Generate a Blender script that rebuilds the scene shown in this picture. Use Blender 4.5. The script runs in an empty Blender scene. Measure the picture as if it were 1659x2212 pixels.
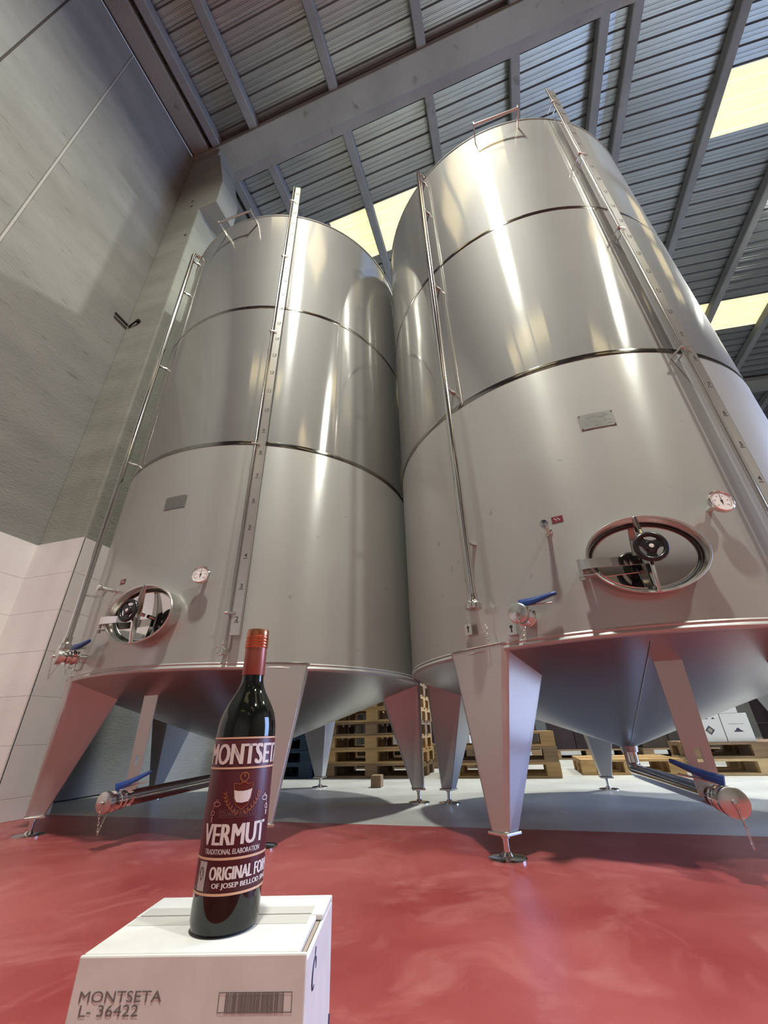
import bpy, bmesh, math, random
from mathutils import Matrix, Vector
from math import sin, cos, pi, radians, sqrt, atan2, hypot

random.seed(7)
S = bpy.context.scene
COL = S.collection

# ------------------------------------------------------------------ camera
CAMZ = 0.47
F_PX, PITCH, ROLL, YAW = 889.484, radians(28.057), radians(-1.579), radians(16.103)
cam_d = bpy.data.cameras.new('camera'); cam = bpy.data.objects.new('camera', cam_d); COL.objects.link(cam)
Fv = Vector((-sin(YAW)*cos(PITCH), cos(YAW)*cos(PITCH), sin(PITCH)))
R0 = Vector((cos(YAW), sin(YAW), 0)); U0 = R0.cross(Fv)
Rv = cos(ROLL)*R0 + sin(ROLL)*U0; Uv = -sin(ROLL)*R0 + cos(ROLL)*U0
M = Matrix.Identity(4)
for i in range(3):
    M[i][0] = Rv[i]; M[i][1] = Uv[i]; M[i][2] = -Fv[i]
M[2][3] = CAMZ
cam.matrix_world = M
cam_d.sensor_fit = 'VERTICAL'; cam_d.sensor_height = 36.0; cam_d.lens = F_PX/2212*36.0
cam_d.clip_start = 0.02; cam_d.clip_end = 200
S.camera = cam

# ------------------------------------------------------------------ world, lights, exposure
w = bpy.data.worlds.new('world'); S.world = w; w.use_nodes = True
bgn = w.node_tree.nodes['Background']
bgn.inputs['Color'].default_value = (0.62, 0.74, 1.0, 1); bgn.inputs['Strength'].default_value = 0.6
S.view_settings.view_transform = 'Standard'; S.view_settings.look = 'None'
S.view_settings.exposure = 0.0; S.view_settings.gamma = 1.0
S.view_settings.use_curve_mapping = False

def area(name, loc, direction, sx, sy, power, color, disk=False, spread=180):
    l = bpy.data.lights.new(name, 'AREA'); o = bpy.data.objects.new(name, l); COL.objects.link(o)
    l.shape = 'DISK' if disk else 'RECTANGLE'
    l.size = sx
    if not disk: l.size_y = sy
    l.energy = power; l.color = color; l.spread = radians(spread)
    o.location = loc
    o.rotation_euler = Vector(direction).to_track_quat('-Z', 'Y').to_euler()
    return o
# the high bay lamps of the hall (their reflections on the steel give their places)
WARM = (0.985, 1.0, 0.90)
LAMP_P = 610
for (x, y, p) in ((0.15, -1.05, 1.0), (5.85, -1.25, 0.8), (0.8, 6.35, 1.1), (6.9, 6.9, 1.0)):
    area('high_bay_light', (x, y, 9.1), (0, 0, -1), 0.5, 0, LAMP_P*p, WARM, True, 158)
    pl = bpy.data.lights.new('high_bay_spill', 'POINT'); po = bpy.data.objects.new('high_bay_spill', pl); COL.objects.link(po)
    pl.energy = 12*p; pl.shadow_soft_size = 0.25; pl.color = WARM; po.location = (x, y, 9.22)
# cool daylight coming in by the open gate in the right wall
area('gate_daylight', (10.1, 6.8, 2.9), (-1, -0.1, -0.32), 5.0, 4.4, 920, (0.35, 0.53, 1.0), False, 150)

# ------------------------------------------------------------------ mesh helpers
class MB:
    def __init__(s): s.v = []; s.f = []; s.sm = []
    def add(s, vs, fs, smooth=False, mat=None):
        o = len(s.v)
        for p in vs:
            p = Vector(p)
            if mat is not None: p = mat @ p
            s.v.append(p)
        for f in fs:
            s.f.append([i+o for i in f]); s.sm.append(smooth)
        return s
    def box(s, c, d, mat=None):
        x, y, z = d[0]/2, d[1]/2, d[2]/2
        vs = [(c[0]+i*x, c[1]+j*y, c[2]+k*z) for k in (-1, 1) for j in (-1, 1) for i in (-1, 1)]
        return s.add(vs, [(0,2,3,1),(4,5,7,6),(0,1,5,4),(2,6,7,3),(0,4,6,2),(1,3,7,5)], False, mat)
    def lathe(s, prof, n=32, mat=None, smooth=True, a0=0, a1=2*pi):
        full = abs(a1-a0-2*pi) < 1e-6
        m = n if full else n+1
        vs = []; fs = []
        for (r, z) in prof:
            for i in range(m):
                a = a0+(a1-a0)*i/n; vs.append((r*cos(a), r*sin(a), z))
        for j in range(len(prof)-1):
            for i in range(n):
                k = (i+1) % m if full else i+1
                fs.append((j*m+i, j*m+k, (j+1)*m+k, (j+1)*m+i))
        return s.add(vs, fs, smooth, mat)
    def disc(s, r, z, n=32, mat=None, up=True):
        vs = [(r*cos(2*pi*i/n), r*sin(2*pi*i/n), z) for i in range(n)]
        return s.add(vs, [list(range(n)) if up else list(range(n))[::-1]], False, mat)
    def cyl(s, p0, p1, r0, r1=None, n=20, mat=None, caps=True):
        p0 = Vector(p0); p1 = Vector(p1); r1 = r0 if r1 is None else r1
        q = (p1-p0).to_track_quat('Z', 'Y').to_matrix().to_4x4(); q.translation = p0
        mm = mat @ q if mat is not None else q
        L = (p1-p0).length
        s.lathe([(r0, 0), (r1, L)], n, mm)
        if caps: s.disc(r0, 0, n, mm, False); s.disc(r1, L, n, mm, True)
        return s
    def tube(s, pts, r, n=12, mat=None, closed=False, caps=True):
        pts = [Vector(p) for p in pts]; N = len(pts)
        rs = r if isinstance(r, (list, tuple)) else [r]*N
        tang = []
        for i in range(N):
            if closed: t = pts[(i+1) % N]-pts[i-1]
            else: t = pts[min(i+1, N-1)]-pts[max(i-1, 0)]
            tang.append(t.normalized())
        ref = Vector((0, 0, 1)) if abs(tang[0].z) < 0.9 else Vector((1, 0, 0))
        nrm = (ref-ref.dot(tang[0])*tang[0]).normalized()
        vs = []
        for i in range(N):
            t = tang[i]; nrm = (nrm-nrm.dot(t)*t).normalized(); b = t.cross(nrm)
            for k in range(n):
                a = 2*pi*k/n; vs.append(pts[i]+rs[i]*(cos(a)*nrm+sin(a)*b))
        fs = []
        for i in range(N if closed else N-1):
            j = (i+1) % N
            for k in range(n):
                l = (k+1) % n; fs.append((i*n+k, i*n+l, j*n+l, j*n+k))
        s.add(vs, fs, True, mat)
        if caps and not closed:
            s.add([v for v in vs[:n]], [list(range(n))[::-1]], False, mat)
            s.add([v for v in vs[-n:]], [list(range(n))], False, mat)
        return s
    def prism(s, poly, y0, y1, mat=None, smooth=False):
        """poly in (x, z), extruded along y"""
        n = len(poly)
        vs = [(x, y0, z) for x, z in poly]+[(x, y1, z) for x, z in poly]
        fs = [list(range(n)), list(range(n, 2*n))[::-1]]+[(i, i+n, (i+1) % n+n, (i+1) % n) for i in range(n)]
        return s.add(vs, fs, smooth, mat)
    def loft(s, rings, mat=None, smooth=False, caps=True):
        n = len(rings[0]); vs = [p for r in rings for p in r]; fs = []
        for j in range(len(rings)-1):
            for i in range(n):
                k = (i+1) % n; fs.append((j*n+i, j*n+k, (j+1)*n+k, (j+1)*n+i))
        if caps: fs += [list(range(n))[::-1], [(len(rings)-1)*n+i for i in range(n)]]
        return s.add(vs, fs, smooth, mat)
    def mesh(s, name, recalc=True):
        me = bpy.data.meshes.new(name)
        me.from_pydata([tuple(p) for p in s.v], [], s.f)
        me.polygons.foreach_set('use_smooth', s.sm)
        if recalc:
            b = bmesh.new(); b.from_mesh(me)
            bmesh.ops.recalc_face_normals(b, faces=b.faces); b.to_mesh(me); b.free()
        me.update()
        if any(s.sm): me.set_sharp_from_angle(angle=radians(38))
        return me
    def obj(s, name, mat, parent=None, recalc=True, bevel=0):
        me = s.mesh(name, recalc); me.materials.append(mat)
        o = bpy.data.objects.new(name, me); COL.objects.link(o)
        if parent: o.parent = parent
        if bevel:
            bv = o.modifiers.new('bevel', 'BEVEL'); bv.width = bevel; bv.segments = 2; bv.limit_method = 'ANGLE'
            bv.harden_normals = False
        return o
def box(name, c, d, mat, parent=None, bevel=0): return MB().box(c, d).obj(name, mat, parent, bevel=bevel)
def thing(name, label, cat, loc=(0,0,0), rz=0, group=None):
    o = bpy.data.objects.new(name, None); COL.objects.link(o); o.location = loc; o.rotation_euler = (0, 0, rz)
    o.empty_display_size = 0.1
    return tag(o, label, cat, group)
def tag(o, label, cat, group=None):
    o['label'] = label; o['category'] = cat
    if group: o['group'] = group
    return o
def struct(o): o['kind'] = 'structure'; return o
def empty(name, parent=None):
    o = bpy.data.objects.new(name, None); COL.objects.link(o)
    if parent: o.parent = parent
    return o
def text_mesh(txt, size, align='CENTER', bold=0.0, squeeze=1.0, spacing=1.0):
    """flat lettering as (verts, faces) in the xy plane, baseline at y = 0"""
    c = bpy.data.curves.new('t', 'FONT'); c.body = txt; c.size = size; c.align_x = align
    c.offset = bold; c.resolution_u = 3; c.space_character = spacing
    o = bpy.data.objects.new('t', c); COL.objects.link(o)
    dg = bpy.context.evaluated_depsgraph_get(); dg.update()
    me = bpy.data.meshes.new_from_object(o.evaluated_get(dg))
    vs = [(v.co.x*squeeze, v.co.y, 0) for v in me.vertices]; fs = [list(p.vertices) for p in me.polygons]
    bpy.data.objects.remove(o); bpy.data.curves.remove(c); bpy.data.meshes.remove(me)
    return vs, fs

# ------------------------------------------------------------------ materials
def mat_new(name):
    m = bpy.data.materials.new(name); m.use_nodes = True
    return m, m.node_tree.nodes, m.node_tree.links, m.node_tree.nodes['Principled BSDF']
def plain(name, col, rough=0.5, metal=0.0, **kw):
    m, N, L, b = mat_new(name)
    b.inputs['Base Color'].default_value = (*col, 1); b.inputs['Roughness'].default_value = rough
    b.inputs['Metallic'].default_value = metal
    for k, v in kw.items(): b.inputs[k].default_value = v
    return m
def noisy(name, c0, c1, scale, rough=0.6, metal=0.0, bump=0.0, bscale=None, stretch=(1,1,1), detail=6, lo=0.35, hi=0.65, r2=None, space='Object'):
    m, N, L, b = mat_new(name)
    tc = N.new('ShaderNodeTexCoord'); mp = N.new('ShaderNodeMapping'); mp.inputs['Scale'].default_value = stretch
    L.new(tc.outputs[space], mp.inputs['Vector'])
    nz = N.new('ShaderNodeTexNoise'); nz.inputs['Scale'].default_value = scale; nz.inputs['Detail'].default_value = detail
    L.new(mp.outputs[0], nz.inputs['Vector'])
    cr = N.new('ShaderNodeValToRGB'); cr.color_ramp.elements[0].position = lo; cr.color_ramp.elements[1].position = hi
    cr.color_ramp.elements[0].color = (*c0, 1); cr.color_ramp.elements[1].color = (*c1, 1)
    L.new(nz.outputs['Fac'], cr.inputs[0]); L.new(cr.outputs[0], b.inputs['Base Color'])
    b.inputs['Roughness'].default_value = rough; b.inputs['Metallic'].default_value = metal
    if r2 is not None:
        mr = N.new('ShaderNodeMapRange'); mr.inputs['To Min'].default_value = rough; mr.inputs['To Max'].default_value = r2
        L.new(nz.outputs['Fac'], mr.inputs['Value']); L.new(mr.outputs[0], b.inputs['Roughness'])
    if bump:
        n2 = N.new('ShaderNodeTexNoise'); n2.inputs['Scale'].default_value = bscale or scale*4; n2.inputs['Detail'].default_value = 4
        L.new(mp.outputs[0], n2.inputs['Vector'])
        bp = N.new('ShaderNodeBump'); bp.inputs['Strength'].default_value = bump; bp.inputs['Distance'].default_value = 0.02
        L.new(n2.outputs['Fac'], bp.inputs['Height']); L.new(bp.outputs[0], b.inputs['Normal'])
    return m, N, L, b, tc, cr

def steel(name, col, rough, aniso=0.0, r_soft=None, soft=0.0, var=0.03, dim=0.66, metal=1.0, specks=0.0):
    """metal with a tight brushed lobe and, mixed in by `soft`, a satin lobe"""
    m, N, L, b = mat_new(name)
    tc = N.new('ShaderNodeTexCoord')
    n2 = N.new('ShaderNodeTexNoise'); n2.inputs['Scale'].default_value = 2.2; n2.inputs['Detail'].default_value = 5
    L.new(tc.outputs['Object'], n2.inputs['Vector'])
    cr = N.new('ShaderNodeValToRGB'); cr.color_ramp.elements[0].color = (*[c*0.95 for c in col], 1); cr.color_ramp.elements[1].color = (*col, 1)
    cr.color_ramp.elements[0].position = 0.3; cr.color_ramp.elements[1].position = 0.7
    L.new(n2.outputs['Fac'], cr.inputs[0])
    sk = N.new('ShaderNodeTexNoise'); sk.inputs['Scale'].default_value = 16; sk.inputs['Detail'].default_value = 7; L.new(tc.outputs['Object'], sk.inputs['Vector'])
    sr = N.new('ShaderNodeValToRGB'); sr.color_ramp.elements[0].position = 0.69; sr.color_ramp.elements[1].position = 0.76
    sr.color_ramp.elements[0].color = (1, 1, 1, 1); sr.color_ramp.elements[1].color = (0.72, 0.72, 0.71, 1); L.new(sk.outputs['Fac'], sr.inputs[0])
    sm_ = N.new('ShaderNodeMixRGB'); sm_.blend_type = 'MULTIPLY'; sm_.inputs[0].default_value = specks; L.new(cr.outputs[0], sm_.inputs[1]); L.new(sr.outputs[0], sm_.inputs[2])
    def lobe(b, r, an, dim=1.0, metal=1.0):
        b.inputs['Metallic'].default_value = metal
        mr = N.new('ShaderNodeMapRange'); mr.inputs['To Min'].default_value = max(0.02, r-var); mr.inputs['To Max'].default_value = r+var
        L.new(n2.outputs['Fac'], mr.inputs['Value']); L.new(mr.outputs[0], b.inputs['Roughness'])
        dm = N.new('ShaderNodeMixRGB'); dm.blend_type = 'MULTIPLY'; dm.inputs[0].default_value = 1; dm.inputs[2].default_value = (dim, dim, dim, 1)
        L.new(sm_.outputs[0], dm.inputs[1]); L.new(dm.outputs[0], b.inputs['Base Color'])
        if an:
            b.inputs['Anisotropic'].default_value = an
            tg = N.new('ShaderNodeTangent'); tg.direction_type = 'RADIAL'; tg.axis = 'Z'
            L.new(tg.outputs[0], b.inputs['Tangent']); b.inputs['Anisotropic Rotation'].default_value = ANISO_ROT
    lobe(b, rough, aniso)
    if soft:
        b2 = N.new('ShaderNodeBsdfPrincipled'); lobe(b2, r_soft, 0, dim, metal)
        mx = N.new('ShaderNodeMixShader'); mx.inputs[0].default_value = soft
        out = N['Material Output']
        L.new(b.outputs[0], mx.inputs[1]); L.new(b2.outputs[0], mx.inputs[2]); L.new(mx.outputs[0], out.inputs[0])
    return m
ANISO_ROT = 0.25
STEEL_UP = steel('brushed steel sheet', (0.64, 0.632, 0.603), 0.085, 0.85, 0.62, 0.52, 0.015, 0.48, 0.7)
STEEL_LOW = steel('satin steel sheet', (0.625, 0.632, 0.60), 0.19, 0.7, 0.62, 0.72, 0.03, 0.68, 0.4, 1.0)
STEEL_CONE = steel('satin steel cone', (0.52, 0.51, 0.50), 0.36)
STEEL_LEG = steel('satin steel plate', (0.60, 0.59, 0.575), 0.26, 0.0, 0.55, 0.65, 0.03, 0.8, 0.5)
STEEL_BAND = steel('ground weld steel', (0.36, 0.345, 0.31), 0.11, 0.6)
STEEL_RIM = steel('satin rim steel', (0.60, 0.60, 0.58), 0.30, 0.0, 0.6, 0.75, 0.03, 0.75, 0.3)
CHROME = plain('polished steel', (0.72, 0.705, 0.68), 0.10, 1.0)
MIRROR = plain('mirror steel', (0.68, 0.67, 0.64), 0.035, 1.0)
SATIN = plain('satin fitting steel', (0.62, 0.61, 0.58), 0.28, 1.0)
BLACK = plain('black plastic', (0.012, 0.012, 0.013), 0.25)
BLUE = plain('blue plastic grip', (0.012, 0.045, 0.21), 0.42)
WHITE_P = plain('white plastic', (0.72, 0.71, 0.68), 0.4)
INK = plain('black ink', (0.02, 0.02, 0.02), 0.6)
INK_GREY = plain('grey stamp ink', (0.15, 0.13, 0.125), 0.8)
INK_BLUE = plain('dark blue marker', (0.035, 0.035, 0.10), 0.7)
RED_LABEL = plain('dark red sticker', (0.16, 0.02, 0.03), 0.4)
RUBBER = plain('dark gasket', (0.03, 0.028, 0.027), 0.6)

# ------------------------------------------------------------------ the hall: floor
m, N, L, b, tc, cr = noisy('painted floor', (0.25, 0.032, 0.032), (0.40, 0.095, 0.092), 1.3, 0.34, 0, 0.05, 60, detail=9, r2=0.42)
geo = N.new('ShaderNodeNewGeometry'); sp = N.new('ShaderNodeSeparateXYZ'); L.new(geo.outputs['Position'], sp.inputs[0])
# fine wear on the red paint
n3 = N.new('ShaderNodeTexNoise'); n3.inputs['Scale'].default_value = 3.2; n3.inputs['Detail'].default_value = 12; n3.inputs['Distortion'].default_value = 1.2; n3.inputs['Roughness'].default_value = 0.62
L.new(geo.outputs['Position'], n3.inputs['Vector'])
wr = N.new('ShaderNodeValToRGB'); wr.color_ramp.elements[0].position = 0.50; wr.color_ramp.elements[1].position = 0.68
wr.color_ramp.elements[0].color = (0, 0, 0, 1); wr.color_ramp.elements[1].color = (0.62, 0.62, 0.62, 1)
L.new(n3.outputs['Fac'], wr.inputs[0])
mw = N.new('ShaderNodeMixRGB'); L.new(wr.outputs[0], mw.inputs[0]); L.new(cr.outputs[0], mw.inputs[1]); mw.inputs[2].default_value = (0.46, 0.15, 0.14, 1)
gn = N.new('ShaderNodeTexNoise'); gn.inputs['Scale'].default_value = 2.5; gn.inputs['Detail'].default_value = 8; L.new(geo.outputs['Position'], gn.inputs['Vector'])
gc = N.new('ShaderNodeValToRGB'); gc.color_ramp.elements[0].position = 0.3; gc.color_ramp.elements[1].position = 0.7
gc.color_ramp.elements[0].color = (0.42, 0.42, 0.40, 1); gc.color_ramp.elements[1].color = (0.56, 0.56, 0.53, 1); L.new(gn.outputs['Fac'], gc.inputs[0])
en = N.new('ShaderNodeTexNoise'); en.inputs['Scale'].default_value = 14; L.new(geo.outputs['Position'], en.inputs['Vector'])
ea = N.new('ShaderNodeMath'); ea.operation = 'MULTIPLY_ADD'; L.new(en.outputs['Fac'], ea.inputs[0]); ea.inputs[1].default_value = 0.012; L.new(sp.outputs['Y'], ea.inputs[2])
st = N.new('ShaderNodeMath'); st.operation = 'GREATER_THAN'; L.new(ea.outputs[0], st.inputs[0]); st.inputs[1].default_value = 2.79
mx = N.new('ShaderNodeMixRGB'); L.new(st.outputs[0], mx.inputs[0]); L.new(mw.outputs[0], mx.inputs[1]); L.new(gc.outputs[0], mx.inputs[2])
L.new(mx.outputs[0], b.inputs['Base Color'])
FLOOR = m
XL, XR, YB, YF, RIDGE = -3.95, 10.15, 19.0, -11.0, 3.1
Z0 = 9.30                                  # underside of the purlins at the left wall
def zr(x): return Z0+0.1*(min(x, 2*RIDGE-x)-XL)
struct(box('floor', ((XL+XR)/2, (YB+YF)/2, -0.1), (XR-XL+1.2, YB-YF+1, 0.2), FLOOR))

# ------------------------------------------------------------------ left wall of concrete panels
def concrete(name, c0, c1, bump=0.35):
    m, N, L, b, tc, cr = noisy(name, c0, c1, 1.1, 0.85, 0, bump, 26, (1, 1, 3.2), 8)
    geo = N.new('ShaderNodeNewGeometry'); sp = N.new('ShaderNodeSeparateXYZ'); L.new(geo.outputs['Position'], sp.inputs[0])
    # sparse pits and run marks
    pn = N.new('ShaderNodeTexNoise'); pn.inputs['Scale'].default_value = 5.5; pn.inputs['Detail'].default_value = 10
    mp = N.new('ShaderNodeMapping'); mp.inputs['Scale'].default_value = (1, 1, 5); L.new(geo.outputs['Position'], mp.inputs[0]); L.new(mp.outputs[0], pn.inputs['Vector'])
    pr = N.new('ShaderNodeValToRGB'); pr.color_ramp.elements[0].position = 0.64; pr.color_ramp.elements[1].position = 0.74
    pr.color_ramp.elements[0].color = (1, 1, 1, 1); pr.color_ramp.elements[1].color = (0.66, 0.64, 0.60, 1); L.new(pn.outputs['Fac'], pr.inputs[0])
    mu = N.new('ShaderNodeMixRGB'); mu.blend_type = 'MULTIPLY'; mu.inputs[0].default_value = 1; L.new(cr.outputs[0], mu.inputs[1]); L.new(pr.outputs[0], mu.inputs[2])
    out = mu
    L.new(out.outputs[0], b.inputs['Base Color'])
    return m
CONC = concrete('precast concrete', (0.20, 0.198, 0.185), (0.26, 0.257, 0.24))
CONC_P = concrete('precast wall concrete', (0.185, 0.186, 0.174), (0.23, 0.231, 0.217), 0.3)
CONC_D = concrete('purlin concrete', (0.18, 0.192, 0.188), (0.24, 0.254, 0.248), 0.25)
CONC_B = concrete('beam concrete', (0.215, 0.222, 0.19), (0.275, 0.282, 0.245), 0.3)
TILE = noisy('white wall tile', (0.70, 0.665, 0.655), (0.78, 0.745, 0.735), 2.0, 0.42, 0, 0.06, 90)[0]
SEAL = plain('joint sealant', (0.34, 0.335, 0.315), 0.7)
DARKJ = plain('dark joint', (0.05, 0.035, 0.03), 0.8)
wl = struct(box('wall_left', (XL-0.16, (YB+YF)/2, 4.75), (0.16, YB-YF, 9.5), CONC))
YC0, YC1 = 2.384, 2.80
edges = [(YF, -7.2), (-7.2, -3.5), (-3.5, 0.365), (0.375, 1.075), (1.095, YC0+0.2), (YC0+0.2, 6.2), (6.2, 9.8), (9.8, 13.4), (13.4, YB)]
for (a, c) in edges:
    box('concrete_panel', (XL-0.05, (a+c)/2, 5.67), (0.10, c-a-0.006, 7.30), CONC_P, wl, 0.006)
    box('concrete_panel', (XL-0.05, (a+c)/2, 1.01), (0.10, c-a-0.006, 2.0), CONC_P, wl, 0.004)
MB().tube([(XL-0.002, 1.085, 2.05), (XL-0.002, 1.085, 9.30)], 0.013, 8).obj('joint_seal', SEAL, wl)
box('joint_seal', (XL-0.02, 0.370, 5.7), (0.03, 0.012, 7.3), DARKJ, wl)
for k in range(7):                        # rows of white tile along the wall up to the column
    z0 = 0.13+0.315*(k-1); z1 = z0+0.315; z0 = max(z0, 0.0)
    for i in range(6):
        y1 = YC0-0.6*i; y0 = max(y1-0.6, -1.3)
        if y1 < -1.2: continue
        box('tile', (XL+0.012, (y0+y1)/2, (z0+z1)/2), (0.024, y1-y0-0.0009, z1-z0-0.0009), TILE, wl, 0.002)
# column with its corbel, tiled at the foot
col = struct(box('column_left', ((XL-3.41)/2, (YC0+YC1)/2, 4.65), (XL*-1-3.41, YC1-YC0, 9.30), CONC_B, None, 0.018))
MB().prism([(-3.5, 7.36), (-3.12, 7.40), (-3.12, 8.0), (-3.37, 9.05), (-3.5, 9.05)], YC0+0.002, YC1-0.01).obj('corbel', CONC_B, col, bevel=0.012)
for k in range(7):
    z0 = 0.13+0.315*(k-1); z1 = z0+0.315; z0 = max(z0, 0.0); zc, dz = (z0+z1)/2, z1-z0-0.0009
    box('tile', ((XL-3.41)/2+0.01, YC0-0.010, zc), (0.56, 0.02, dz), TILE, col, 0.002)
    box('tile', (-3.41+0.010, (YC0+YC1)/2-0.005, zc), (0.02, YC1-YC0+0.01, dz), TILE, col, 0.002)
clip = tag(MB().box((XL+0.03, YC0-0.10, 4.98), (0.014, 0.18, 0.03)).cyl((XL+0.06, YC0-0.01, 4.94), (XL+0.20, YC0-0.03, 4.98), 0.010, n=10)
           .box((XL+0.2, YC0-0.02, 4.98), (0.05, 0.03, 0.03)).obj('wall_bracket', plain('rusty black iron', (0.03, 0.026, 0.022), 0.5, 0.6)),
           'small black iron bracket in the corner between wall and concrete column', 'bracket')
# bolt holes on the column face
for (x, z) in ((-3.50, 6.73), (-3.585, 7.55), (-3.605, 7.70)):
    MB().cyl((x, YC0-0.002, z), (x, YC0+0.01, z), 0.022, n=14).obj('bolt_hole', DARKJ, col)

# the other walls
DARKWALL = noisy('back wall concrete', (0.16, 0.165, 0.165), (0.22, 0.22, 0.215), 0.8, 0.9)[0]
struct(box('wall_back', ((XL+XR)/2, YB+0.1, 5), (XR-XL+0.6, 0.2, 10.6), DARKWALL))
struct(box('wall_front', ((XL+XR)/2, YF-0.1, 5), (XR-XL+0.6, 0.2, 10.6), plain('light painted wall', (0.55, 0.56, 0.54), 0.7)))
wr_ = MB()
wr_.box((XR+0.15, (YF+4.3)/2, 5), (0.2, 4.3-YF, 10.6)).box((XR+0.15, (9.3+YB)/2, 5), (0.2, YB-9.3, 10.6)).box((XR+0.15, 6.8, 7.7), (0.2, 5.0, 5.2))
struct(wr_.obj('wall_right', CONC))

# ------------------------------------------------------------------ roof: sheets, purlins, beams
m, N, L, b, tc, cr = noisy('galvanised sheet', (0.27, 0.292, 0.297), (0.32, 0.345, 0.35), 3.0, 0.27, 0.7, 0, None, (0.4, 3, 3), 3)
GALV = m
def skylight_mat():
    m, N, L, b = mat_new('translucent roof sheet')
    tc = N.new('ShaderNodeTexCoord'); nz = N.new('ShaderNodeTexNoise'); nz.inputs['Scale'].default_value = 3
    mp = N.new('ShaderNodeMapping'); mp.inputs['Scale'].default_value = (0.4, 5, 5); L.new(tc.outputs['Object'], mp.inputs[0]); L.new(mp.outputs[0], nz.inputs['Vector'])
    cr = N.new('ShaderNodeValToRGB'); cr.color_ramp.elements[0].color = (0.82, 0.70, 0.36, 1); cr.color_ramp.elements[1].color = (0.95, 0.86, 0.55, 1)
    L.new(nz.outputs['Fac'], cr.inputs[0]); L.new(cr.outputs[0], b.inputs['Base Color']); L.new(cr.outputs[0], b.inputs['Emission Color'])
    b.inputs['Emission Strength'].default_value = 0.95; b.inputs['Roughness'].default_value = 0.5
    return m
SKY = skylight_mat()
ROWW = 0.95
def sheet_mesh(name, length, slope):
    """ribbed sheet, ROWW wide in y, running along x from 0 to length, four deep ribs and fine stiffeners"""
    prof = []; p = ROWW/4
    for k in range(4):
        y = k*p
        prof += [(y, 0), (y+p*0.20, 0), (y+p*0.22, 0.006), (y+p*0.27, 0.006), (y+p*0.29, 0), (y+p*0.46, 0), (y+p*0.48, 0.006), (y+p*0.53, 0.006), (y+p*0.55, 0),
                 (y+p*0.70, 0), (y+p*0.77, 0.042), (y+p*0.88, 0.042), (y+p*0.95, 0)]
    prof.append((ROWW, 0))
    b = MB(); n = len(prof)
    vs = [(0, y, z) for y, z in prof]+[(length, y, z+slope*length) for y, z in prof]
    b.add(vs, [(i, i+1, n+i+1, n+i) for i in range(n-1)])
    return b.mesh(name, False)
ceil = struct(box('ceiling', ((XL+XR)/2, (YB+YF)/2, 10.75), (XR-XL+0.6, YB-YF+0.4, 0.1), DARKWALL))
PH = 0.21
segs = {}
def seg(x0, x1, mat):
    key = (round(x0, 3), round(x1, 3), mat.name)
    if key not in segs:
        s = 0.1 if x0 < RIDGE-0.01 else -0.1
        segs[key] = sheet_mesh('roof_panel', x1-x0, s); segs[key].materials.append(mat)
    return segs[key]
k0, k1 = -15, 15
for k in range(k0, k1):
    y = 4.2+ROWW*k
    if k % 5 == 0: parts = [(XL, -2.2, GALV), (-2.2, 1.45, SKY), (1.45, RIDGE, GALV), (RIDGE, 4.8, GALV), (4.8, 8.4, SKY), (8.4, XR, GALV)]
    else: parts = [(XL, RIDGE, GALV), (RIDGE, XR, GALV)]
    for x0, x1, mt in parts:
        o = bpy.data.objects.new('skylight_panel' if mt is SKY else 'roof_panel', seg(x0, x1, mt)); COL.objects.link(o); o.parent = ceil
        o.location = (x0, y, zr(x0)+PH+0.003)
def purlin(x, y0, y1):
    wdt = 0.15
    z = zr(x); s = 0.1 if x < RIDGE else -0.1
    poly = [(x-wdt/2+0.015, z), (x+wdt/2-0.015, z), (x+wdt/2, z+0.015), (x+wdt/2, z+PH-0.02+s*wdt/2), (x-wdt/2, z+PH-0.02-s*wdt/2), (x-wdt/2, z+0.015)]
    return struct(MB().prism(poly, y0, y1).obj('trim_purlin', CONC_D))
PX = [-3.48, -2.77, -1.33, 0.12, 1.52, 2.87, 3.34, 4.83, 6.26, 7.60, 9.0]
BEAMS = [(-7.0+0.0, -6.7), (2.36, 2.92), (11.9, 12.5)]
for x in PX:
    purlin(x, -11, 2.37); purlin(x, 2.90, 11.92); purlin(x, 12.45, YB)
for bi, (y0, y1) in enumerate(BEAMS[1:]):
    for s in (0, 1):
        xa, xb = (-3.98, RIDGE) if s == 0 else (RIDGE, XR)
        def prof(z, ya, yb, h0, h1):
            za, zb = zr(xa)+z, zr(xb)+z
            vs = [(xa, ya, za+h0), (xa, yb, za+h0), (xa, yb, za+h1), (xa, ya, za+h1), (xb, ya, zb+h0), (xb, yb, zb+h0), (xb, yb, zb+h1), (xb, ya, zb+h1)]
            return vs, [(0,1,2,3), (4,7,6,5), (0,4,5,1), (1,5,6,2), (2,6,7,3), (3,7,4,0)]
        bm_ = MB(); ym = y0+0.40
        bm_.add(*prof(0, y0, ym, -0.05, 0.10))
        bo = struct(bm_.obj('trim_beam', CONC_B, None, bevel=0.012))
        MB().add(*prof(0, ym, y1, 0.00, 0.12)).obj('bearing_ledge', CONC, bo)
struct(box('trim_eave', (-3.80, (YB+YF)/2, 9.42), (0.33, YB-YF, 0.12), CONC_B, None, 0.01))
MB().tube([(-3.94, YF, 9.36), (-3.94, YC0, 9.36)], 0.012, 6).obj('eave_joint', DARKJ, wl)

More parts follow.
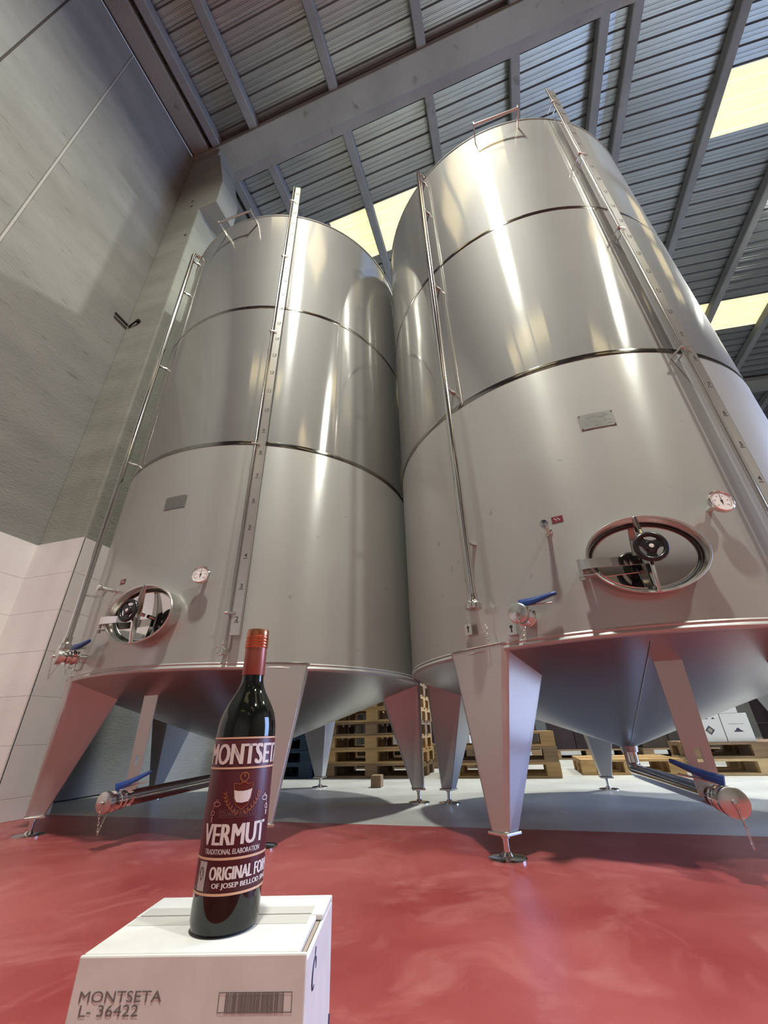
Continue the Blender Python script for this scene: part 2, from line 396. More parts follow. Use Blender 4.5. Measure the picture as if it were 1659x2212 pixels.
# ------------------------------------------------------------------ steel tanks
TR = 1.292
ZR, Z2, Z1, ZT = 0.797, 2.311, 3.806, 5.293
def fr(a, z=0.0, r=TR):
    """local frame on the shell: x to the right seen from outside, -y outward, z up"""
    return Matrix.Rotation(radians(a+90), 4, 'Z') @ Matrix.Translation((0, -r, z))
def arc(cx, cz, a, b, n, y, t0=0, t1=2*pi):
    return [(cx+a*cos(t0+(t1-t0)*i/n), y, cz+b*sin(t0+(t1-t0)*i/n)) for i in range(n)]
def lever(mb, mat, L=0.15):
    """tapered grip handle: along +x from the origin, rising gently"""
    pts = [(-0.016, 0.030, 0.026), (0.03, 0.032, 0.027), (0.08, 0.040, 0.022), (L-0.02, 0.050, 0.019), (L, 0.053, 0.014)]
    rings = []
    for (x, z, hw) in pts:
        top, bot = z+0.017*(1-0.5*max(0, x)/L), z-0.016*(1-0.6*max(0, x)/L)
        w2 = hw*0.55
        rings.append([(x, -w2, bot), (x, w2, bot), (x, w2+0.001, (top+bot)/2), (x, w2-0.004, top), (x, -w2+0.004, top), (x, -w2-0.001, (top+bot)/2)])
    mb.loft(rings, mat)
def chain(mb, pts, r=0.0022):
    """small round links strung along a polyline"""
    P = [Vector(p) for p in pts]; out = []
    for a, c in zip(P, P[1:]):
        n = max(1, int((c-a).length/0.011))
        for i in range(n): out.append((a.lerp(c, i/n), a.lerp(c, (i+1)/n)))
    for i, (a, c) in enumerate(out):
        d = (c-a).normalized(); s = Vector((0, 0, 1)).cross(d)
        s = Vector((1, 0, 0)) if s.length < 1e-3 else s.normalized()
        if i % 2: s = d.cross(s)
        m_ = (a+c)/2; l = (c-a).length*0.62
        mb.tube([m_+d*l*cos(t)+s*0.0034*sin(t) for t in [2*pi*k/8 for k in range(8)]], r*0.5, 5, None, True)
def butterfly(root, mat, lever_rot=0, capr=0.044, lift=0.0):
    """valve on a stub along -y: stub, ferrules, body, cap with knob and chain, blue lever"""
    b = MB()
    q = mat @ Matrix.Rotation(radians(90), 4, 'X')        # lathe axis z -> -y
    b.lathe([(0.026, -0.02), (0.026, 0.045), (0.040, 0.050), (0.041, 0.058), (0.036, 0.062), (0.036, 0.066), (0.042, 0.070), (0.042, 0.088), (0.036, 0.092),
             (0.036, 0.098), (0.044, 0.104), (0.044, 0.112), (0.030, 0.118), (0.030, 0.130), (0.043, 0.134), (0.043, 0.146)], 32, q)
    b.cyl((0, -0.079, 0.03), (0, -0.079, 0.062), 0.009, n=14, mat=mat)
    for sx in (-1, 1): b.cyl((sx*0.046, -0.079-0.012, 0.012), (sx*0.046, -0.079+0.012, 0.012), 0.006, n=8, mat=mat)
    v = b.obj('valve_body', CHROME, root)
    c = MB(); c.lathe([(0.0, 0.166), (capr-0.006, 0.166), (capr, 0.162), (capr, 0.144), (0.030, 0.143)], 36, q)
    cap = c.obj('valve_cap', SATIN, v)
    k = MB(); k.lathe([(0.006, 0.165), (0.006, 0.171), (0.010, 0.173), (0.010, 0.179), (0.0, 0.181)], 16, q); k.obj('cap_knob', SATIN, v)
    ch = MB(); chain(ch, [mat @ Vector(p) for p in ((0, -0.176, -0.006), (0.004, -0.172, -0.06), (0.008, -0.166, -0.125), (0.012, -0.150, -0.07), (0.013, -0.138, -0.042))]); ch.obj('chain', SATIN, v)
    lm = mat @ Matrix.Translation((0, -0.079, 0.03)) @ Matrix.Rotation(lever_rot, 4, 'Z') @ Matrix.Rotation(-lift, 4, 'Y')
    h = MB(); lever(h, lm); h.obj('valve_lever', BLUE, v, bevel=0.003)
    r = MB(); r.tube([lm @ Vector(p) for p in ((0.0, 0, 0.018), (0.05, 0, 0.016), (0.125, 0, 0.014))], 0.004, 8); r.obj('lever_latch', SATIN, v)
    return v
def build_tank(label, x, y, drain):
    T = thing('steel_tank', label, 'tank', (x, y, 0), 0, 'stainless steel wine tanks')
    # shell
    for (za, zb, mt) in ((ZR, Z2, STEEL_LOW), (Z2, Z1, STEEL_UP), (Z1, ZT, STEEL_UP)):
        MB().lathe([(TR, za), (TR, (za+zb)/2), (TR, zb)], 128).obj('shell_sheet', mt, T)
    for z in (Z2, Z1):
        MB().lathe([(TR-0.002, z-0.0175), (TR+0.0016, z-0.017), (TR+0.0018, z-0.016), (TR+0.0018, z+0.016), (TR+0.0016, z+0.017), (TR-0.002, z+0.0175)], 128).obj('weld_band', STEEL_BAND, T)
    MB().lathe([(TR-0.01, ZR-0.012), (TR+0.004, ZR-0.009), (TR+0.008, ZR+0.001), (TR+0.005, ZR+0.010), (TR+0.001, ZR+0.014), (TR+0.004, ZR+0.022), (TR-0.001, ZR+0.03)], 128).obj('rim_bead', STEEL_RIM, T)
    MB().lathe([(TR-0.002, ZT-0.02), (TR+0.007, ZT-0.008), (TR+0.006, ZT+0.006), (TR-0.006, ZT+0.01)], 128).obj('top_bead', STEEL_UP, T)
    MB().lathe([(TR-0.002, ZT), (0.5, ZT+0.16), (0.25, ZT+0.2), (0.25, ZT+0.3), (0, ZT+0.3)], 96).obj('tank_roof', STEEL_UP, T)
    # cone with its seam
    zc = 0.345
    cone = MB().lathe([(TR-0.004, ZR-0.004), (TR-0.04, ZR-0.022), (0.62, 0.555), (0.05, zc+0.012), (0.045, zc-0.02)], 128).obj('cone_bottom', STEEL_CONE, T)
    ca = drain['seam']
    sm = MB(); pts = [Matrix.Rotation(radians(ca), 4, 'Z') @ Vector((r, 0, ZR-0.022-(TR-0.04-r)*((ZR-0.022-zc-0.012)/(TR-0.09))-0.001)) for r in (1.24, 0.9, 0.5, 0.06)]
    sm.tube(pts, 0.0035, 6); sm.obj('cone_weld', STEEL_CONE, cone)
    # legs
    for a in (-126, -54, 18, 90, 162):
        q = fr(a)
        def ring(w, c, y0, wi, yd, z0, z1):
            return [(-w+c, y0, z0), (w-c, y0, z0), (w, y0+c, z0), (wi, yd, z1), (-wi, yd, z1), (-w, y0+c, z0)]
        g = MB().loft([ring(0.046, 0.014, -0.004, 0.04, 0.082, 0.092, 0.092), ring(0.182, 0.024, -0.006, 0.158, 0.292, 0.822, 0.708)], q).obj('leg', STEEL_LEG, T, bevel=0.006)
        MB().tube([(-0.184, 0.02, 0.822), (-0.158, -0.007, 0.824), (0.158, -0.007, 0.824), (0.184, 0.02, 0.822)], 0.004, 6, q).obj('weld_bead', CHROME, g)
        MB().box((0, 0.038, 0.088), (0.10, 0.098, 0.012), q).obj('base_plate', SATIN, g, bevel=0.003)
        ft = MB(); qf = q @ Matrix.Translation((0, 0.0365, 0))
        ft.lathe([(0.0, 0.0), (0.078, 0.0), (0.078, 0.006), (0.066, 0.010), (0.024, 0.013), (0.018, 0.024), (0.0125, 0.026), (0.0125, 0.07), (0.019, 0.071), (0.019, 0.083), (0.0, 0.083)], 32, qf)
        ft.obj('levelling_foot', CHROME, g)
    # manhole
    q = fr(-89.6, 1.100)
    n = 72; prof = [(0.222, 0.160, 0.03), (0.223, 0.161, -0.045), (0.230, 0.168, -0.058), (0.233, 0.171, -0.065), (0.230, 0.168, -0.070), (0.223, 0.161, -0.068), (0.218, 0.156, -0.058), (0.215, 0.153, -0.012), (0.19, 0.13, -0.011)]
    neck = MB().loft([[(a*cos(2*pi*i/n), yy, bb*sin(2*pi*i/n)) for i in range(n)] for a, bb, yy in prof], q, True, False).obj('manhole_ring', SATIN, T)
    dm = MB(); rings = [[(a*cos(2*pi*i/n), yy, bb*sin(2*pi*i/n)) for i in range(n)] for a, bb, yy in ((0.200, 0.139, -0.011), (0.200, 0.139, -0.0165), (0.195, 0.134, -0.0185))]
    dm.loft(rings, q, False, False)
    dm.loft([[(0.195*f*cos(2*pi*i/n), -0.0185+0.013*(1-f*f), 0.134*f*sin(2*pi*i/n)) for i in range(n)] for f in (1, 0.9, 0.75, 0.6, 0.45, 0.3, 0.15, 0.03)], q, True, False)
    dm.add([(0.195*0.03*cos(2*pi*i/n), -0.0055, 0.134*0.03*sin(2*pi*i/n)) for i in range(n)], [list(range(n))], True, q); dm.obj('manhole_door', MIRROR, neck)
    MB().tube([(0.207*cos(2*pi*i/n), -0.013, 0.146*sin(2*pi*i/n)) for i in range(n)], 0.006, 8, q, True).obj('gasket', RUBBER, neck)
    # clamp bar standing over the door from lip to lip
    cb = MB(); rr = []
    for z, wd, y0, y1 in ((0.168, 0.011, -0.060, -0.072), (0.10, 0.014, -0.058, -0.084), (0.03, 0.018, -0.056, -0.094), (-0.03, 0.018, -0.056, -0.094), (-0.10, 0.014, -0.058, -0.084), (-0.168, 0.011, -0.060, -0.072)):
        rr.append([(-wd, y0, z), (-wd*0.5, y1, z), (wd*0.5, y1, z), (wd, y0, z)])
    cb.loft(rr, q); bar = cb.obj('clamp_bar', CHROME, neck, bevel=0.003)
    MB().lathe([(0.010, 0.02), (0.010, 0.135), (0.0, 0.135)], 16, q @ Matrix.Rotation(radians(90), 4, 'X')).obj('clamp_screw', CHROME, neck)
    hw = MB(); wq = q @ Matrix.Translation((0, -0.135, 0.0)); R = 0.054
    hw.tube([(R*cos(2*pi*i/40), 0, R*sin(2*pi*i/40)) for i in range(40)], 0.0105, 12, wq, True)
    for t in (radians(20), radians(140), radians(260)):
        d = Vector((cos(t), 0, sin(t))); e = Vector((-sin(t), 0, cos(t)))
        hw.loft([[tuple(d*r+e*s*wd+Vector((0, yy, 0))) for s, yy in ((-1, -0.004), (1, -0.004), (1, 0.006), (-1, 0.006))] for r, wd in ((0.008, 0.022), (0.03, 0.016), (0.052, 0.024))], wq)
    hw.lathe([(0.0, 0.010), (0.020, 0.010), (0.025, 0.005), (0.025, -0.012), (0.0, -0.012)], 24, wq @ Matrix.Rotation(radians(90), 4, 'X'))
    hwo = hw.obj('hand_wheel', BLACK, neck)
    MB().lathe([(0.0, 0.0125), (0.008, 0.012), (0.0095, 0.009)], 20, wq @ Matrix.Rotation(radians(90), 4, 'X')).obj('wheel_cap', WHITE_P, neck)
    arm = MB(); path = [(-0.268, -0.066), (-0.245, -0.078), (-0.225, -0.079), (-0.20, -0.077), (-0.14, -0.070), (-0.07, -0.058), (0.0, -0.052)]
    rr = []
    for i, (px, py) in enumerate(path):
        hz = 0.021 if i < 4 else 0.019
        rr.append([(px, py, -0.022-hz), (px, py, -0.022+hz), (px, py+0.006, -0.022+hz), (px, py+0.006, -0.022-hz)])
    arm.loft(rr, q); arm.obj('hinge_arm', CHROME, neck)
    hg = MB()
    hg.cyl((-0.262, -0.060, -0.075), (-0.262, -0.060, 0.004), 0.009, n=14, mat=q)
    hg.box((-0.235, -0.045, -0.068), (0.075, 0.045, 0.005), q); hg.box((-0.240, -0.02, -0.03), (0.03, 0.06, 0.03), q); hg.cyl((-0.262, -0.060, -0.088), (-0.262, -0.060, -0.078), 0.013, n=14, mat=q)
    hg.obj('hinge', SATIN, neck)
    # thermometer
    q = fr(-74.7, 1.295) @ Matrix.Translation((0, 0.0, 0)) @ Matrix.Rotation(radians(-4), 4, 'X')
    q90 = q @ Matrix.Rotation(radians(90), 4, 'X')
    th = MB().lathe([(0.012, -0.02), (0.012, 0.05), (0.018, 0.052), (0.018, 0.06), (0.050, 0.064), (0.052, 0.070), (0.052, 0.082), (0.048, 0.085), (0.046, 0.081)], 40, q90).obj('thermometer', CHROME, T)
    MB().disc(0.0475, 0.0805, 40, q90).obj('dial', plain('dial white', (0.74, 0.70, 0.70), 0.35), th)
    tk = MB()
    for i in range(31):
        t = radians(225-270*i/30); r0 = 0.036 if i % 5 else 0.032
        d = Vector((cos(t), sin(t), 0)); e = Vector((-sin(t), cos(t), 0))*0.0007
        tk.add([d*r0-e, d*0.041-e, d*0.041+e, d*r0+e], [(0, 1, 2, 3)], False, q90 @ Matrix.Translation((0, 0, 0.0812)))
    for i, t in enumerate((225, 171, 117, 63, 9, -45)):
        vs, fs = text_mesh(str(i*20), 0.008); d = Vector((cos(radians(t)), sin(radians(t)), 0))*0.0265
        tk.add([(vx+d.x, vy+d.y-0.003, 0) for vx, vy, _ in vs], fs, False, q90 @ Matrix.Translation((0, 0, 0.0812)))
    tk.obj('dial_marks', INK, th, recalc=False)
    nd = MB(); nd.add([(-0.0022, -0.016, 0), (0.0022, -0.016, 0), (0.0008, 0.034, 0), (-0.0008, 0.034, 0)], [(0, 1, 2, 3)], False, q90 @ Matrix.Translation((0, 0, 0.083)) @ Matrix.Rotation(radians(-3), 4, 'Z'))
    nd.lathe([(0.005, 0.0815), (0.004, 0.084), (0, 0.0842)], 14, q90); nd.obj('needle', INK, th)
    # sampling tap and its red sticker
    q = fr(-104.8, 1.297); q90 = q @ Matrix.Rotation(radians(90), 4, 'X')
    tp = MB().lathe([(0.016, -0.01), (0.016, 0.006), (0.010, 0.008), (0.010, 0.06), (0.013, 0.062), (0.013, 0.09), (0.017, 0.094), (0.019, 0.100), (0.019, 0.112), (0.0, 0.114)], 24, q90)
    tp.cyl((0, -0.055, 0), (0, -0.070, -0.052), 0.0075, 0.0065, 14, q); tp.obj('sampling_tap', CHROME, T)
    stq = fr(-102.6, 1.352, TR+0.0012)
    stk = MB().box((0, 0, 0), (0.052, 0.0012, 0.032), stq).obj('sticker', RED_LABEL, T)
    gl = MB()
    for px in (-0.008, 0.006):
        gl.tube([(px+0.005*sin(t*2), -0.0012, -0.008+0.016*t/3.0) for t in [3.0*i/10 for i in range(11)]], 0.0011, 5, stq)
    gl.obj('sticker_print', WHITE_P, stk)
    # outlet valve at the shell foot
    butterfly(T, fr(-112.0, 0.905) @ Matrix.Translation((0, 0.01, 0)), lever_rot=radians(8))
    # keyhole tabs for the cap chains
    for a, z in ((-126.6, 0.915), (-116.0, 0.875)):
        q = fr(a, z); kx = MB()
        kx.box((0, -0.022, 0), (0.046, 0.004, 0.052), q); kx.box((0, -0.010, -0.027), (0.046, 0.026, 0.004), q)
        tb = kx.obj('chain_tab', SATIN, T)
        sl = MB(); sl.cyl((0, -0.0245, 0.008), (0, -0.0235, 0.008), 0.008, n=16, mat=q); sl.box((0, -0.0242, -0.006), (0.007, 0.0008, 0.022), q); sl.obj('keyhole', RUBBER, tb)
    # standpipe with elbow at the top, end cap at the foot
    q = fr(-122.5); yo = -0.078
    pts = [(0, yo, 1.03), (0, yo, 3.0), (0, yo, 5.28)]+[(0, yo+0.045*(1-cos(t)), 5.28+0.045*sin(t)) for t in [pi/2*i/6 for i in range(1, 7)]]+[(0, 0.02, 5.325)]
    sp_ = MB().tube(pts, 0.0205, 20, q).obj('standpipe', CHROME, T)
    for z in (1.35, 2.45, 3.55, 4.65, 5.2):
        MB().loft([[(s*wd, yy, z+h) for s, h in ((-1, -0.006), (1, -0.006), (1, 0.006), (-1, 0.006))] for yy, wd in ((yo+0.018, 0.014), (yo+0.045, 0.007), (0.004, 0.014))], q).obj('pipe_spacer', STEEL_LEG, sp_)
    MB().lathe([(0.0205, 1.065), (0.0255, 1.064), (0.0255, 1.03), (0.031, 1.018), (0.040, 1.010), (0.040, 0.988), (0.034, 0.984), (0.0, 0.984)], 28, q @ Matrix.Translation((0, yo, 0))).obj('pipe_cap', CHROME, sp_)
    ch = MB(); chain(ch, [q @ Vector(p) for p in ((0.01, yo, 0.983), (0.012, yo+0.02, 0.90), (0.03, yo+0.04, 0.835), (0.026, yo+0.05, 0.90), (0.004, -0.03, 0.925))]); ch.obj('chain', SATIN, sp_)
    # level gauge: numbered scale beside a sight tube
    q = fr(-65.6); yo = -0.072
    lg = empty('level_gauge', T)
    pl = MB().prism([(-0.004, 0.955), (0.046, 0.955), (0.046, 5.73), (-0.004, 5.73)], yo, yo+0.004, q)
    pl.box((0.0445, yo+0.012, 3.34), (0.003, 0.024, 4.77), q); pl.box((-0.0045, yo+0.012, 3.34), (0.003, 0.024, 4.77), q)
    pl.obj('scale_plate', plain('scale plate steel', (0.60, 0.595, 0.57), 0.2, 0.75), lg)
    tb = MB(); tb.cyl((-0.024, yo+0.002, 0.93), (-0.024, yo+0.002, 5.735), 0.0085, n=16, mat=q); tb.obj('sight_tube', plain('sight tube', (0.55, 0.54, 0.52), 0.15, 0.9), lg)
    for z in (1.075, 2.25, 3.40, 4.45, 5.44):
        c = MB(); c.box((-0.012, yo-0.008, z), (0.052, 0.005, 0.012), q); c.cyl((-0.036, yo-0.006, z), (-0.036, 0.01, z), 0.005, n=8, mat=q); c.cyl((0.012, yo+0.003, z), (0.012, 0.01, z), 0.006, n=8, mat=q)
        c.cyl((-0.046, yo-0.008, z), (-0.030, yo-0.008, z), 0.006, n=8, mat=q)
        c.obj('gauge_clip', SATIN, lg)
    for i in range(2, 27):
        nm = MB()
        vs, fs = text_mesh(str(i), 0.036, 'CENTER', 0.0006); z = 0.655+0.19*i
        nm.add([(vx+0.022, yo-0.0006, vy+z-0.004) for vx, vy, _ in vs], fs, False, q)
        hw_ = 0.013; nm.add([(0.022-hw_, yo-0.0006, z-0.013), (0.022+hw_, yo-0.0006, z-0.013), (0.022+hw_, yo-0.0006, z-0.0095), (0.022-hw_, yo-0.0006, z-0.0095)], [(0, 1, 2, 3)], False, q)
        nm.obj('numeral', INK, lg, recalc=False)
    gv = MB(); gv.lathe([(0.006, 0.955), (0.006, 0.925), (0.013, 0.922), (0.013, 0.905), (0.008, 0.90), (0.008, 0.885), (0.016, 0.88), (0.016, 0.852), (0.009, 0.848), (0.007, 0.81)], 18, q @ Matrix.Translation((-0.024, yo+0.002, 0)))
    gv.cyl((-0.024, yo, 0.866), (-0.024, 0.02, 0.866), 0.009, n=14, mat=q); gv.cyl((-0.024, yo, 0.866), (-0.024, yo-0.03, 0.866), 0.007, n=12, mat=q)
    gv.tube([(-0.05+0.016*cos(t), yo-0.03, 0.872+0.016*sin(t)) for t in [2*pi*i/16 for i in range(16)]], 0.003, 6, q, True)
    gv.obj('gauge_valve', CHROME, lg)
    # rating plate
    q = fr(-89.3, 1.862, TR+0.002)
    rp = MB(); xs = [-0.083, -0.042, 0, 0.042, 0.083]
    fy = lambda xx: TR-sqrt(TR*TR-xx*xx)
    rp.loft([[(xx, fy(xx)-0.0015, -0.047), (xx, fy(xx)-0.0015, 0.047), (xx, fy(xx)+0.001, 0.047), (xx, fy(xx)+0.001, -0.047)] for xx in xs], q)
    rpo = rp.obj('rating_plate', plain('rating plate metal', (0.33, 0.33, 0.315), 0.38, 0.9), T)
    pr = MB()
    for (xa, xb, za, zb) in ((-0.045, -0.005, 0.022, 0.034), (0.0, 0.03, 0.016, 0.032), (0.035, 0.055, 0.02, 0.036), (-0.045, 0.04, 0.008, 0.013), (-0.06, 0.0, -0.008, -0.004), (0.03, 0.065, -0.01, -0.005),
                             (-0.06, 0.01, -0.020, -0.017), (-0.02, 0.02, -0.034, -0.029), (0.045, 0.07, -0.032, -0.027)):
        pr.add([(xa, fy(xa)-0.0019, za), (xb, fy(xb)-0.0019, za), (xb, fy(xb)-0.0019, zb), (xa, fy(xa)-0.0019, zb)], [(0, 1, 2, 3)], False, q)
    pr.obj('plate_print', plain('etched print', (0.2, 0.2, 0.19), 0.6, 0.5), rpo)
    for sx in (-1, 1):
        for sz in (-1, 1): MB().lathe([(0.0035, 0.001), (0.003, 0.003), (0, 0.0035)], 10, q @ Matrix.Translation((sx*0.077, fy(0.077)-0.001, sz*0.041)) @ Matrix.Rotation(radians(90), 4, 'X')).obj('rivet', CHROME, rpo)
    # ladder bar at the top edge
    q = fr(-90.0, 5.165)
    hb = MB(); hb.cyl((-0.19, -0.118, 0), (0.19, -0.118, 0), 0.011, n=14, mat=q); lb = hb.obj('ladder_bar', SATIN, T)
    for sx in (-1, 1):
        MB().prism([(sx*0.186-0.004, 0.018), (sx*0.186+0.004, 0.018), (sx*0.186+0.004, -0.022), (sx*0.186-0.004, -0.022)], -0.135, 0.014, q).obj('bar_bracket', SATIN, lb)
    # drain pipe under the cone, with its hanger and valve
    dr = radians(drain['a']); dv = Vector((cos(dr), sin(dr), 0)); zv = drain['z']; rv_ = drain['r']
    p0 = Vector((0, 0, zc-0.01)); p1 = Vector((0, 0, 0.275))
    el = [p0, p1]
    e0 = Vector((0, 0, 0.275)); e1 = dv*0.055+Vector((0, 0, 0.228)); endp = dv*(rv_-0.155)+Vector((0, 0, zv))
    for i in range(1, 6):
        t = i/6; el.append((1-t)**2*e0+2*t*(1-t)*Vector((0, 0, 0.235))+t*t*e1)
    el += [e1, endp]
    dp = MB().tube(el, 0.036, 24).obj('drain_pipe', CHROME, T)
    slope = math.asin(max(-1, min(1, (endp.z-e1.z)/(endp-e1).length)))
    vm = Matrix.Translation(endp) @ Matrix.Rotation(dr+pi/2, 4, 'Z') @ Matrix.Rotation(-slope, 4, 'X') @ Matrix.Translation((0, 0.01, 0))
    butterfly(T, vm, lever_rot=radians(drain['lever']), capr=0.047, lift=radians(13))
    ba = radians(drain['bar']); q = Matrix.Rotation(ba+pi/2, 4, 'Z') @ Matrix.Translation((0, -drain['br'], 0))
    ztop = 0.73; zb = zv-0.005; wt, wb = 0.056, 0.043
    xs_ = []
    hb = MB(); sw, sz0, sz1 = 0.011, 0.335, 0.385                # a slot punched through the bar
    def w_at(z): return wb+(wt-wb)*(z-zb)/(ztop-zb)
    for (za, zb2, slot) in ((zb, sz0, 0), (sz0, sz1, 1), (sz1, ztop, 0)):
        if slot:
            for s in (-1, 1):
                hb.loft([[(s*sw, -0.003, z), (s*w_at(z), -0.003, z), (s*w_at(z), 0.003, z), (s*sw, 0.003, z)] for z in (za, zb2)], q)
        else: hb.loft([[(-w_at(z), -0.003, z), (w_at(z), -0.003, z), (w_at(z), 0.003, z), (-w_at(z), 0.003, z)] for z in (za, zb2)], q)
    hb.obj('hanger_bar', STEEL_LEG, T)
    return T
tankL = build_tank('left stainless steel tank on tapered legs next to the concrete column', -2.0214, 3.202, dict(a=-90.5, r=1.26, z=0.198, lever=40, bar=-95.5, br=1.02, seam=-60))
tankR = build_tank('right stainless steel tank on tapered legs with the oval hatch facing the photo', 0.5895, 3.202, dict(a=-87.6, r=1.24, z=0.228, lever=152, bar=-87.6, br=1.06, seam=-92))

# ------------------------------------------------------------------ the carton in front and the bottle on it
BX = Matrix.Translation((-0.356, 0.543, 0)) @ Matrix.Rotation(radians(14.4), 4, 'Z')
BW, BD, BH = 0.219, 0.158, 0.288
CARD = noisy('white cardboard', (0.60, 0.585, 0.57), (0.66, 0.645, 0.63), 30, 0.75)[0]
CARD_EDGE = plain('cardboard edge', (0.33, 0.27, 0.22), 0.9)
bx = thing('wine_carton', 'white cardboard wine carton in the foreground with a bottle standing on it', 'box', BX.translation, radians(14.4))
bb = MB(); h = BH-0.006
bb.box((0, -BD/2+0.002, BH/2-0.0004), (BW, 0.004, BH-0.0008)); bb.box((0, BD/2-0.002, BH/2-0.0004), (BW, 0.004, BH-0.0008))
bb.box((-BW/2+0.002, 0, h/2), (0.004, BD-0.008, h)); bb.box((BW/2-0.002, 0, h/2), (0.004, BD-0.008, h)); bb.box((0, 0, 0.003), (BW-0.009, BD-0.009, 0.004))
bb.obj('carton_body', CARD, bx, bevel=0.0015)
MB().box((0, 0, BH-0.0085), (BW-0.009, BD-0.009, 0.004)).obj('inner_flap', CARD_EDGE, bx)
SEAMY = 0.0125
MB().box((-0.003, (-BD/2+0.003+SEAMY-0.0009)/2, BH-0.003), (BW-0.010, BD/2+SEAMY-0.0039, 0.006)).obj('top_flap', CARD, bx, bevel=0.0016)
MB().box((0, (BD/2-0.003+SEAMY+0.0009)/2, BH-0.003), (BW-0.001, BD/2-SEAMY-0.0039, 0.006)).obj('top_flap', CARD, bx, bevel=0.0016)
TAPE = plain('clear tape', (0.56, 0.545, 0.51), 0.3)
for ya, yb in ((SEAMY-0.026, SEAMY-0.0016), (SEAMY+0.0016, SEAMY+0.024)):
    box('tape', (-0.004, (ya+yb)/2, BH+0.0002), (BW-0.02, yb-ya, 0.0005), TAPE, bx)
def flat_text(txt, width, cap):
    vs, fs = text_mesh(txt, 1.0, 'LEFT', 0.0)
    x0 = min(v[0] for v in vs); x1 = max(v[0] for v in vs); y1 = max(v[1] for v in vs); y0 = min(v[1] for v in vs)
    return [((v[0]-x0)/(x1-x0)*width, (v[1]-y0)/(y1-y0)*cap) for v in vs], fs
def front_print(txt, x, z, width, cap):
    v, f = flat_text(txt, width, cap)
    return [(x+a, -BD/2-0.0004, z+b_) for a, b_ in v], f
pm = MB()
pm.add(*front_print('MONTSETA', -0.1005, 0.2562, 0.0775, 0.0074))
pm.add(*front_print('L- 36422', -0.0980, 0.2472, 0.0550, 0.0074))
pm.obj('stamped_print', INK_GREY, bx, recalc=False)
bc = MB(); x0, x1, z0, z1 = 0.0300, 0.0980, 0.2487, 0.2620
def quad(mb, xa, xb, za, zb_, y=-BD/2-0.0004): mb.add([(xa, y, za), (xb, y, za), (xb, y, zb_), (xa, y, zb_)], [(0, 1, 2, 3)])
t = 0.0006
quad(bc, x0, x1, z0, z0+t); quad(bc, x0, x1, z1-t, z1); quad(bc, x0, x0+t, z0, z1); quad(bc, x1-t, x1, z0, z1)
xx = x0+0.0065
rb = random.Random(5)
while xx < x1-0.0075:
    wd = rb.choice((0.0004, 0.0006, 0.0011, 0.0015)); quad(bc, xx, xx+wd, z0+t, z1-t); xx += wd+rb.choice((0.00025, 0.0004, 0.0006))
bc.obj('barcode', INK_GREY, bx, recalc=False)
sd = MB()
ring = [(BW/2+0.0005, -0.038+0.0095*cos(a_)+0.003*sin(a_), 0.2590+0.0105*sin(a_)) for a_ in [2*pi*i/30 for i in range(26)]]
sd.tube(ring, [0.0003+0.0006*abs(sin(i/8.0)) for i in range(26)], 6)
sd.tube([(BW/2+0.0005, -0.032, 0.276), (BW/2+0.0005, -0.035, 0.271)], 0.0006, 6)
sd.tube([(BW/2+0.0005, 0.066, 0.160), (BW/2+0.0005, 0.072, 0.185)], 0.0012, 6)
sd.obj('marker_ring', INK_BLUE, bx)

GLASS = plain('very dark bottle glass', (0.004, 0.005, 0.004), 0.045, 0.0)
LABEL = noisy('maroon label', (0.060, 0.006, 0.012), (0.072, 0.009, 0.015), 40, 0.42)[0]
GOLD = plain('pale gold print', (0.62, 0.40, 0.26), 0.4)
PALE = plain('pale label print', (0.66, 0.60, 0.58), 0.5)
DIMG = plain('dull copper print', (0.24, 0.075, 0.03), 0.45)
PINKP = plain('dusty pink print', (0.42, 0.17, 0.15), 0.5)
DARKP = plain('dim label print', (0.16, 0.075, 0.07), 0.5)
COPPER = plain('copper capsule', (0.50, 0.20, 0.10), 0.24, 0.9)
COPPER2 = plain('copper capsule skirt', (0.30, 0.095, 0.065), 0.34, 0.5)
bt = thing('wine_bottle', 'dark glass bottle with maroon label and copper screw cap standing on the white carton', 'bottle', (-0.346, 0.528, BH), 0)
BR = 0.0362
MB().lathe([(0.0, 0.004), (0.020, 0.002), (0.030, 0.0), (0.0345, 0.003), (BR, 0.010), (BR, 0.185)] +
           [(0.0141+(BR-0.0141)*f, z) for f, z in ((0.985, 0.192), (0.93, 0.200), (0.83, 0.208), (0.68, 0.2155), (0.52, 0.222), (0.36, 0.228), (0.22, 0.2335), (0.11, 0.239), (0.04, 0.244), (0.0, 0.25))] +
           [(0.0138, 0.262), (0.0135, 0.30)], 64).obj('glass_body', GLASS, bt)
MB().lathe([(0.0147, 0.254), (0.0149, 0.2545), (0.0146, 0.2900), (0.0142, 0.2902)], 48).obj('capsule_skirt', COPPER2, bt)
cp = [(0.0146, 0.2898)]
for z in (0.2905, 0.2945, 0.2985, 0.3025): cp += [(0.0152, z), (0.0156, z+0.0006), (0.0156, z+0.0022), (0.0147, z+0.0030)]
cp += [(0.0150, 0.307), (0.0152, 0.3085), (0.0152, 0.312), (0.0146, 0.3148), (0.0, 0.3150)]
MB().lathe(cp, 48).obj('screw_cap', COPPER, bt)
lab = MB().lathe([(BR+0.0002, 0.034), (BR+0.0004, 0.0345), (BR+0.0004, 0.1800), (BR+0.0002, 0.1805)], 96).obj('label', LABEL, bt)
A0 = radians(-55.5)
